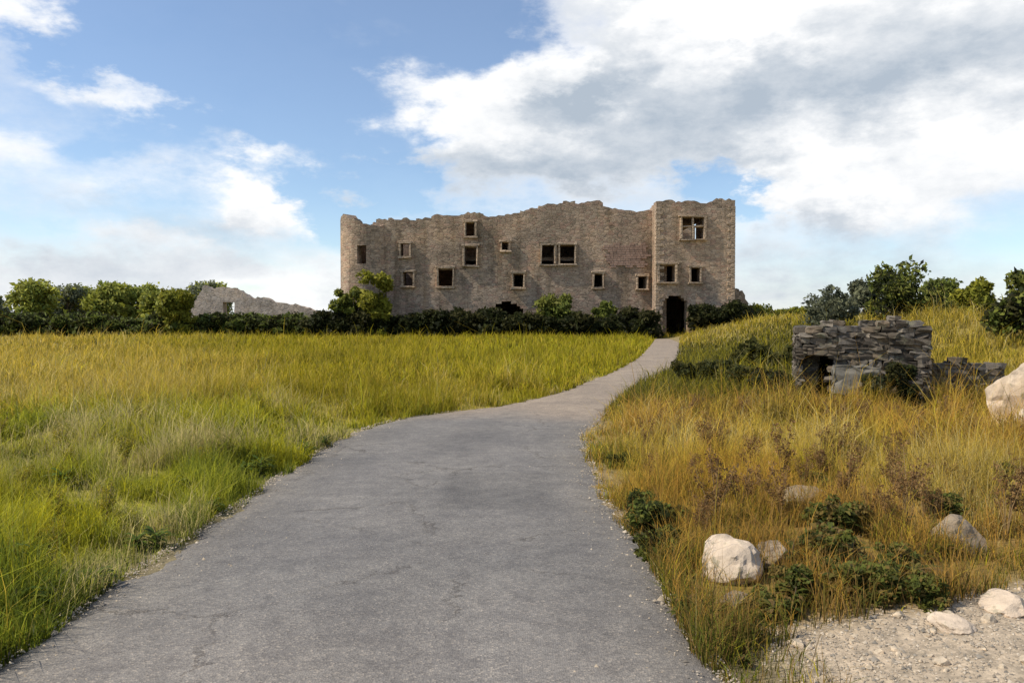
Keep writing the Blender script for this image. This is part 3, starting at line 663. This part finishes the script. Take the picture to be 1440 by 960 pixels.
for (n, y0, y1, pw, qm, h0, w0) in [(330000, 2.9, 9, 1.15, .74, .15, .0042), (260000, 8.5, 18, 1.0, .72, .165, .0085), (230000, 17, 38, .95, .72, .17, .02), (210000, 36, 82, .9, .72, .17, .048), (60000, 80, 170, 1, .8, .36, .12)]:
    x, y = region(n, y0, y1, pw, qm)
    pd = path_dist(x, y); clump = fbm(x * 2.3 + 11, y * 2.3, 3); cl2 = fbm(x * .5 + 31, y * .5 + 8, 3)
    keep = (pd > -.07 + .20 * (fbm(x * 3 + 2, y * 3, 3) - .35)) & (rng.random(n) < (.25 + 1.3 * sst(.35, .62, clump))) & (rng.random(n) > sandy(x, y) * 1.05) & ~((np.hypot((x - 1.30) / 1.15, y - 4.72) < .30) & (rng.random(n) < .85)) & ~((np.hypot(x - 7.5, y - 11.2) < .95) & (rng.random(n) < .88))
    x, y, clump, cl2, pd = x[keep], y[keep], clump[keep], cl2[keep], pd[keep]
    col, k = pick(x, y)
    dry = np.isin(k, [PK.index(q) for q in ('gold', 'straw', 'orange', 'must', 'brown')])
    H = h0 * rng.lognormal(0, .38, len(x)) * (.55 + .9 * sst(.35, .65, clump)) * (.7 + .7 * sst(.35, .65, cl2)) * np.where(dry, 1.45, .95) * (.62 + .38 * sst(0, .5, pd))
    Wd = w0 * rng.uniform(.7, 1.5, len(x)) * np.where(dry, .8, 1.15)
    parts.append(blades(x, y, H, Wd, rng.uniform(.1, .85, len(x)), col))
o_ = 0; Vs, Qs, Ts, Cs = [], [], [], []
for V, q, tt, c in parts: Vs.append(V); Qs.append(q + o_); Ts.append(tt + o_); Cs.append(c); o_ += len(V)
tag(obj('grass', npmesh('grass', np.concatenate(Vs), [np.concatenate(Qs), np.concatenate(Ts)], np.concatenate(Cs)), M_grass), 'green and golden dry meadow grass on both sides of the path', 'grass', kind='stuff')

# ------------------------------------------------------------ shrubs, trees, weeds
def leaf_mesh(name, blobs, n, size, cols, seed, asp=.5, shell=.6):
    """leaves spread through the volume of several overlapping clumps; clumps differ in leaf colour"""
    r = np.random.default_rng(seed); Bs = np.array(blobs, float); k = len(Bs)
    pr = (Bs[:, 3] ** 2); j = r.choice(k, n, p=pr / pr.sum())
    d = r.standard_normal((n, 3)); d /= np.linalg.norm(d, axis=1, keepdims=True)
    rad = r.random(n) ** (1 / 3) * (1 - shell) + shell * (1 - r.normal(-.06, .2, n))
    lump = 1 + .52 * (fbm(d[:, 0] * 2.6 + j * 7.1 + 20, d[:, 1] * 2.6 + d[:, 2] * 1.9 + 20, 3) - .5) * 2
    P = Bs[j, :3] + d * (rad * lump * Bs[j, 3])[:, None] * np.array([1, 1, .88])
    keep = (fbm(P[:, 0] * 1.7 / size * .09 + 50, P[:, 2] * 1.7 / size * .09 + P[:, 1] * .9 / size * .09 + 50, 3) > .36) & (P[:, 2] > 0)
    P, j, d = P[keep], j[keep], d[keep]; n = len(P)
    a = r.standard_normal((n, 3)) + d * .3; a /= np.linalg.norm(a, axis=1, keepdims=True)
    b = np.cross(a, r.standard_normal((n, 3))); b /= np.linalg.norm(b, axis=1, keepdims=True)
    s = (size * r.lognormal(0, .3, n))[:, None]
    c_ = np.cross(a, b)
    V = np.stack([P - a * s, P + b * s * asp + c_ * s * .12, P + a * s, P - b * s * asp + c_ * s * .12], 1).reshape(-1, 3)
    F = np.arange(n)[:, None] * 4 + np.array([0, 1, 2, 3])
    cols = np.array(cols); tone = r.integers(0, len(cols), k)
    cc = cols[np.where(r.random(n) < .6, tone[j], r.integers(0, len(cols), n))] * r.uniform(.7, 1.3, (n, 1))
    return npmesh(name, V, [F], np.repeat(cc, 4, 0))
def tube_mesh(name, segs, sides=7):
    """segs: list of polylines [(x,y,z,r),...]"""
    V = []; F = []
    for pl in segs:
        o0 = len(V)
        for i, (x, y, z, r) in enumerate(pl):
            p = Vector((x, y, z)); q = Vector(pl[min(i + 1, len(pl) - 1)][:3]); q0 = Vector(pl[max(i - 1, 0)][:3]); t = (q - q0).normalized()
            u = t.orthogonal().normalized(); v = t.cross(u)
            for k in range(sides):
                a = 2 * math.pi * k / sides; V.append(tuple(p + (u * math.cos(a) + v * math.sin(a)) * r))
        for i in range(len(pl) - 1):
            for k in range(sides):
                F.append((o0 + i * sides + k, o0 + i * sides + (k + 1) % sides, o0 + (i + 1) * sides + (k + 1) % sides, o0 + (i + 1) * sides + k))
    me = bpy.data.meshes.new(name); me.from_pydata(V, [], F); me.update()
    for p in me.polygons: p.use_smooth = True
    return me
DARK = [(.028, .034, .010), (.040, .046, .012), (.055, .052, .016), (.022, .024, .010)]
MIDG = [(.14, .165, .030), (.18, .20, .036), (.115, .14, .028), (.21, .215, .045)]
LIME = [(.25, .245, .026), (.30, .28, .036), (.20, .205, .028)]
GREY = [(.12, .13, .075), (.16, .165, .09), (.10, .11, .068)]
def shrub(loc, w, h, cols, seed, n, size, label, group=None, name='shrub', cat='shrub', nb=16):
    r = random.Random(seed); t = thing(name, loc, label, cat, group)
    bl = []
    for i in range(nb):
        q = r.random(); rad = r.uniform(.13, .36) * min(w * .62, h)
        bl.append((r.uniform(-.5, .5) * max(w - 2 * rad, .1), r.uniform(-.35, .35) * max(w - 2 * rad, .1), rad * .6 + q * max(h - rad * 1.5, .05), rad))
    obj('foliage', leaf_mesh('foliage', bl, n, size, cols, seed), M_leaf, t)
    obj('stem', tube_mesh('stem', [[(0, 0, -.1, .02 * h + .01), (b[0] * .4, b[1] * .4, b[2] * .5, .012 * h + .006), (b[0], b[1], b[2], .004 * h + .003)] for b in bl[:6]], 6), M_bark, t)
    return t
def tree(loc, h, cw, trunk_h, cols, seed, n, size, label, group=None, name='broadleaf_tree'):
    r = random.Random(seed); t = thing(name, loc, label, 'tree', group)
    bl = []; limbs = [[(0, 0, -.2, .035 * h + .04), (.02 * h, 0, trunk_h * .6, .028 * h + .03), (0, .02 * h, trunk_h + .25 * (h - trunk_h), .016 * h + .02), (.02 * h, 0, h * .8, .008 * h)]]
    for i in range(20):
        a = r.uniform(0, 6.28); zf = r.uniform(.05, .95); rr = (.5 * cw) * math.sin(math.pi * (.18 + .74 * zf)) ** .8 * r.uniform(.45, .85)
        rad = r.uniform(.10, .25) * cw
        z = trunk_h + zf * (h - trunk_h - rad * .8) 
        bl.append((rr * math.cos(a), rr * math.sin(a), z, rad))
        limbs.append([(0, 0, trunk_h * .8 + .25 * zf * (h - trunk_h), .012 * h + .01), (rr * .5 * math.cos(a), rr * .5 * math.sin(a), z * .9, .007 * h + .008), (rr * math.cos(a), rr * math.sin(a), z, .003 * h)])
    obj('crown', leaf_mesh('crown', bl, n, size, cols, seed), M_leaf, t)
    obj('trunk', tube_mesh('trunk', limbs, 8), M_bark, t)
    return t
# dark shrub rows along the foot of the ruin and across the far edge of the left meadow
G1 = 'dark shrubs along the foot of the brown ruin'; L1 = 'dark green shrub in the dense row along the foot of the large brown ruin'
protos = [shrub((0, 0, 0), rnd.uniform(3.6, 4.4), 2.75, DARK, 200 + i, 6500, .17, L1, G1, nb=16) for i in range(4)]
k = 0
for xx in np.arange(cx_(455), cx_(1052), 1.35):
    y = 74.8 + rnd.uniform(-.8, .8)
    if 12.2 < xx * y / D < 17.2: continue
    x = xx * y / D; loc = (x, y, float(hgt(x, y))); sc = rnd.uniform(.75, 1.05)
    if k < 4: o = protos[k]; o.location = loc; o.rotation_euler.z = rnd.uniform(0, 6)
    else: copy_tree(protos[k % 4], loc, rnd.uniform(0, 6), (sc * 1.1, sc * 1.1, sc * rnd.uniform(.82, 1.08)))
    k += 1
G2 = 'dark shrubs at the far edge of the left meadow'; L2 = 'dark green shrub in the long row at the far edge of the left meadow'
protos2 = [shrub((0, 0, 0), 4.2, 2.3, [DARK[1], DARK[2], MIDG[0], MIDG[2]], 300 + i, 6500, .17, L2, G2, nb=16) for i in range(4)]
k = 0
for px in np.arange(-30, 462, 19):
    y = 76 + rnd.uniform(-1, 1.5); x = (px - 720) / 1120 * y; loc = (x, y, float(hgt(x, y))); sc = rnd.uniform(.8, 1.08)
    if k < 4: o = protos2[k]; o.location = loc
    else: copy_tree(protos2[k % 4], loc, rnd.uniform(0, 6), (sc * 1.1, sc * 1.1, sc * rnd.uniform(.85, 1.05)))
    k += 1
# yellow-green bushes on the ruin
def at(px, Y): return (px - 720) / 1120 * Y
for i, (px, Y, w, h, cols, lab) in enumerate([
    (526, 74, 3.6, 6.6, LIME, 'tall yellow-green bush growing against the left corner of the brown ruin'),
    (494, 74.6, 3.4, 4.9, LIME + MIDG, 'shorter olive bush left of the tall yellow-green bush at the ruin corner'),
    (782, 75.6, 4.6, 4.5, MIDG, 'green bush standing under the paired windows of the brown ruin'),
    (250, 74, 3.4, 4.6, LIME, 'bright yellow-green bush at the right end of the far left trees'),
    (850, 75.6, 3.0, 3.4, MIDG, 'small green bush right of the one under the paired windows')]):
    shrub((at(px, Y), Y, float(hgt(at(px, Y), Y))), w, h, cols, 400 + i, 7500, .17, lab, name='bush', cat='bush', nb=22)
G3 = 'far left trees beyond the meadow'
for i, (px, Y, h, cw, cols) in enumerate([(-10, 128, 6.0, 7, GREY), (45, 104, 6.4, 6, MIDG), (92, 120, 6.6, 8, GREY), (125, 126, 7.0, 7, MIDG), (160, 108, 6.3, 6, MIDG), (196, 112, 6.7, 6.5, MIDG), (232, 102, 5.8, 5.5, MIDG), (262, 120, 7.6, 6, GREY), (300, 126, 7.8, 6.5, GREY)]):
    tree((at(px, Y), Y, 0), h + .8, cw, h * .22, [tuple(min(.4, v * 1.45) for v in q) for q in cols + LIME[1:]], 500 + i, 6000, .26, ['grey-green tree at the left frame edge of the far tree row', 'mid-green rounded tree second from the left in the far tree row', 'grey-green broad tree third from the left in the far tree row', 'mid-green tree fourth from the left in the far tree row', 'mid-green low tree fifth from the left in the far tree row', 'mid-green tree sixth from the left in the far tree row', 'low green tree just behind the bright yellow-green bush', 'tall grey-green tree right of the bright yellow-green bush', 'tall grey-green tree rising behind the low broken wall'][i], G3)
# trees and bushes on the right-hand bank
for i, (px, Y, h, cw, cols, lab) in enumerate([
    (1262, 33, 2.7, 2.9, MIDG + DARK, 'tallest dark green tree directly behind the dark stone hut'),
    (1168, 37, 2.3, 2.4, GREY, 'thin grey-green tree behind the left half of the dark stone hut'),
    (1218, 41, 2.3, 2.0, GREY, 'small grey-green tree between the two trees behind the stone hut'),
    (1322, 38, 2.1, 2.4, MIDG, 'low mid-green tree right of the tallest tree behind the hut'),
    (1452, 24, 2.5, 2.1, DARK + MIDG, 'very dark tree at the right frame edge on the bank')]):
    tree((at(px, Y), Y, float(hgt(at(px, Y), Y)) - .1), h, cw, h * .15, cols, 600 + i, 6500, .085, lab)
for i, (px, Y, w, h, cols, lab) in enumerate([
    (1376, 30, 1.7, 1.45, LIME, 'bright lime-green bush on the bank beside the dark edge tree'),
    (1272, 13.45, .55, .86, DARK, 'narrow dark bush pressed against the right part of the hut front'),
    (1232, 13.6, .42, .62, DARK + GREY, 'small dark bush in front of the hut, left of the narrow bush'),
    (1090, 15.2, 1.0, .75, DARK, 'low dark bush at the left foot of the stone hut'),
    (1035, 17.5, 1.5, .62, [(.07, .07, .018), (.09, .08, .02), (.05, .055, .014)], 'low olive bush between the path bend and the stone hut'),
    (985, 19.5, 1.5, .6, [(.07, .07, .018), (.09, .08, .02), (.05, .055, .014)], 'low olive bush just right of the path bend'),
    (1075, 24, 2.2, 1.0, [(.08, .08, .018), (.10, .09, .02), (.06, .06, .014)], 'wide olive bush behind the low ones near the path bend'),
    (1350, 14.0, .6, .42, GREY + DARK, 'small bush in front of the grey rubble wall')]):
    shrub((at(px, Y), Y, float(hgt(at(px, Y), Y)) - .03), w, h, cols, 700 + i, 5200, .075 if Y > 20 else .042, lab, name='bush', cat='bush')
# green far bushes right of the ruin
for i, (px, Y, w, h) in enumerate([(1072, 92, 5, 2.6), (1108, 96, 5, 2.5), (1140, 98, 5, 2.4)]):
    shrub((at(px, Y), Y, float(hgt(at(px, Y), Y)) - .1), w, h, MIDG + LIME, 760 + i, 4500, .2, ['far green bush touching the right end of the brown ruin', 'far green bush second to the right of the ruin', 'far green bush farthest right of the ruin, near the hut'][i], name='bush', cat='bush')

def leafy(name, seed, nl, length, cols, label, cat, group, upright=.5):
    """leafy weed: strap leaves from a short stem"""
    r = np.random.default_rng(seed); V = []; F = []; Cc = []
    cols = np.array(cols)
    for i in range(nl):
        a = r.random() * 6.28; L_ = length * r.uniform(.5, 1.1); up = upright * r.uniform(.6, 1.4); z0 = r.random() * length * .7
        d = np.array([math.cos(a), math.sin(a), 0]); s = np.array([-d[1], d[0], 0]); c = cols[r.integers(len(cols))] * r.uniform(.75, 1.25); o0 = len(V); wd = L_ * r.uniform(.09, .24)
        for k, (t, wf) in enumerate([(0, .15), (.3, .8), (.62, 1), (.88, .55), (1, .05)]):
            p = d * L_ * t * (1 - .25 * up) + np.array([0, 0, z0 + L_ * up * (t - .75 * t * t)])
            for sg in (-1, 1): V.append(p + s * sg * wd * wf * .5 + np.array([0, 0, .12 * wd * wf])); Cc.append(c)
        for k in range(4): F.append((o0 + 2 * k, o0 + 2 * k + 1, o0 + 2 * k + 3, o0 + 2 * k + 2))
    t = thing(name, (0, 0, 0), label, cat, group)
    obj('leaves', npmesh('leaves', np.array(V), [np.array(F)], np.array(Cc)), M_leaf, t)
    obj('stem', tube_mesh('stem', [[(0, 0, -.03, .006), (.01, 0, length * .5, .004), (0, .01, length * .95, .002)]], 5), M_bark, t)
    return t
def stalks(name, seed, h, label, cat, group, col):
    """dry seed-head plant: thin stalks with ragged tops"""
    r = np.random.default_rng(seed); segs = []; blobs = []
    for i in range(9):
        a = r.random() * 6.28; l = h * r.uniform(.55, 1.05); q = r.uniform(.08, .35)
        tip = (math.cos(a) * l * q, math.sin(a) * l * q, l)
        segs.append([(0, 0, -.03, .0035), (tip[0] * .35, tip[1] * .35, l * .5, .0025), (*tip, .0014)])
        for k in range(4): blobs.append((tip[0] * (1 - .13 * k) + r.normal(0, .01), tip[1] * (1 - .13 * k) + r.normal(0, .01), l * (1 - .10 * k), .022 + .012 * r.random()))
    bm = bmesh.new(); m1 = tube_mesh('stalks', segs, 5); bm.from_mesh(m1); nf = len(bm.faces)
    m2 = leaf_mesh('seeds', blobs, 900, .0085, col, seed, .45, .2); bm.from_mesh(m2); bm.faces.ensure_lookup_table()
    for f in bm.faces[nf:]: f.material_index = 1
    me = bpy.data.meshes.new(name); bm.to_mesh(me); bm.free(); me.materials.append(M_dry); me.materials.append(M_leaf)
    for mm in (m1, m2): bpy.data.meshes.remove(mm)
    return tag(obj(name, me, None), label, cat, group)
M_dry, _n, _l, _p = newmat('dry_stalk', .85); _p.inputs['Base Color'].default_value = (.30, .20, .09, 1)
def scatter(protos, spots):
    for i, (x, y, s) in enumerate(spots):
        loc = (x, y, float(hgt(x, y)) - .01)
        if i < len(protos): o = protos[i]; o.location = loc; o.scale = (s, s, s); o.rotation_euler.z = rnd.uniform(0, 6)
        else: copy_tree(protos[i % len(protos)], loc, rnd.uniform(0, 6), (s, s, s * rnd.uniform(.85, 1.15)))
LUSH = [(.085, .13, .018), (.12, .16, .022), (.07, .10, .016), (.17, .18, .026)]
LW = 'dark green leafy weed among brown grass at the near right'
GW = 'leafy weeds at the near right'
pw = [leafy('leafy_weed', 800 + i, (70, 34, 90, 48, 26)[i], (.12, .15, .10, .13, .16)[i], [(.09, .105, .02), (.12, .125, .024), (.17, .14, .03), (.20, .13, .045), (.07, .09, .018)], LW, 'weed', GW, (.9, .5, 1.2, .7, .4)[i]) for i in range(5)]
sp = [(*gp(935, 735), 1.25), (*gp(925, 775), 1.3), (*gp(965, 800), 1.0), (*gp(985, 880), .95), (*gp(1060, 900), .8), (*gp(1170, 800), 1.5), (*gp(1200, 860), 1.3), (*gp(1235, 835), 1.25), (*gp(1120, 865), 1.1), (*gp(1290, 850), 1.1), (*gp(1150, 760), 1.2), (*gp(1270, 770), 1.0),
      (*gp(1050, 940), .6), (*gp(1330, 810), .9), (*gp(905, 710), .9), (*gp(1420, 715), 1.3), (*gp(1270, 660), 1.1), (*gp(1020, 870), .8), (*gp(1090, 880), 1.0)]
for _k in range(34):
    _x, _y = gp(rnd.uniform(960, 1330), rnd.uniform(765, 885)); sp.append((_x, _y, rnd.uniform(.6, 1.35)))
sp = [q for q in sp if math.hypot(q[0] - 1.34, q[1] - 4.85) > .34 and math.hypot(q[0] - 1.34, q[1] - 4.5) > .26]
scatter(pw, sp)
LV = 'green leafy weed on the left verge beside the path'; GV = 'leafy weeds on the left verge'
pv = [leafy('leafy_weed', 820 + i, 56, .18, LUSH, LV, 'weed', GV, .8) for i in range(3)]
sp = [(*gp(15, 880), 1.2), (*gp(50, 860), 1.0), (*gp(-20, 840), 1.5), (*gp(215, 770), 1.0), (*gp(190, 775), .8), (*gp(365, 668), 1.1), (*gp(345, 672), .9), (*gp(85, 705), 1.2), (*gp(260, 700), 1.0), (*gp(130, 830), .9), (*gp(30, 815), 1.2), (*gp(430, 640), 1.0), (*gp(455, 628), 1.0), (*gp(295, 722), .8)]
scatter(pv, sp)
LS = 'rust-brown dry seed stalks standing in the right-hand meadow'; GS = 'dry seed stalks in the right-hand meadow'
ps = [stalks('dry_stalks', 840 + i, .42, LS, 'dry plant', GS, [(.24, .13, .045), (.30, .18, .07), (.18, .10, .04)]) for i in range(3)]
sp = [(rnd.uniform(.16, .66) * y, y, rnd.uniform(.7, 1.25)) for y in [5.4 + 7.5 * rnd.random() ** 1.3 for _ in range(70)]]
sp = [(x, y, s) for x, y, s in sp if float(path_dist(np.array([x]), np.array([y]))[0]) > .35 and float(sandy(np.array([x]), np.array([y]))[0]) < .4]
scatter(ps, sp)
LY = 'yellow-topped wild flower stems in the left-hand meadow'; GY_ = 'yellow wild flowers in the left-hand meadow'
py2 = [stalks('wild_flower', 860 + i, .36, LY, 'wild flower', GY_, [(.38, .30, .02), (.30, .27, .03), (.20, .20, .03)]) for i in range(3)]
sp = [(rnd.uniform(-.72, -.2) * y, y, rnd.uniform(.6, 1.1)) for y in [4.6 + 9 * rnd.random() ** 1.2 for _ in range(70)]]
sp = [(x, y, s) for x, y, s in sp if float(path_dist(np.array([x]), np.array([y]))[0]) > .4]
scatter(py2, sp)

# fallen stones at the foot of the hut
me_f = [rockmesh(140 + i, 1, .8, .65, 3) for i in range(4)]
for m_ in me_f: m_.materials.append(M_fallen)
for k in range(16):
    x, y = rnd.uniform(5.0, 8.2), rnd.uniform(13.0, 13.75); s_c = rnd.uniform(.06, .15)
    o = bpy.data.objects.new('stone', me_f[k % 4]); C.objects.link(o); o.location = (x, y, float(hgt(x, y)) + s_c * .35); o.scale = (s_c,) * 3; o.rotation_euler = (rnd.uniform(-.4, .4), rnd.uniform(-.4, .4), rnd.uniform(0, 6))
    tag(o, 'fallen dark stone in the grass at the foot of the hut and rubble wall', 'stone', 'fallen stones at the foot of the dark hut')
# low scrub between the rocks and along the path edge
SC = [(.10, .115, .022), (.14, .14, .028), (.075, .085, .018), (.19, .13, .036)]
LB = 'low dark green scrub among the weeds and rocks at the near right'; GB = 'low scrub at the near right'
pb = [shrub((0, 0, 0), .42, .24, SC, 900 + i, 2600, .017, LB, GB, name='low_scrub', cat='scrub', nb=14) for i in range(4)]
scatter(pb, [(*gp(*p), q) for *p, q in [(1165, 812, 1.0), (1195, 850, .9), (1120, 850, .9), (1235, 862, .9), (1180, 770, 1.1), (1080, 872, .75), (1010, 885, .65), (1300, 872, .8), (1265, 830, .8), (1330, 745, 1.0), (1425, 700, 1.1), (1150, 700, .9), (965, 835, .5)]])
LE = 'dark green scrub clump hugging the right edge of the path'; GE = 'scrub clumps along the right path edge'
pe = [shrub((0, 0, 0), .40, .26, DARK[:3] + MIDG[2:3] + SC[:2], 920 + i, 2600, .018, LE, GE, name='low_scrub', cat='scrub', nb=14) for i in range(2)]
scatter(pe, [(*gp(*p), q) for *p, q in [(925, 785, 1.0), (915, 752, 1.05), (938, 745, .9), (900, 722, .8), (872, 655, .8), (945, 800, .7)]])
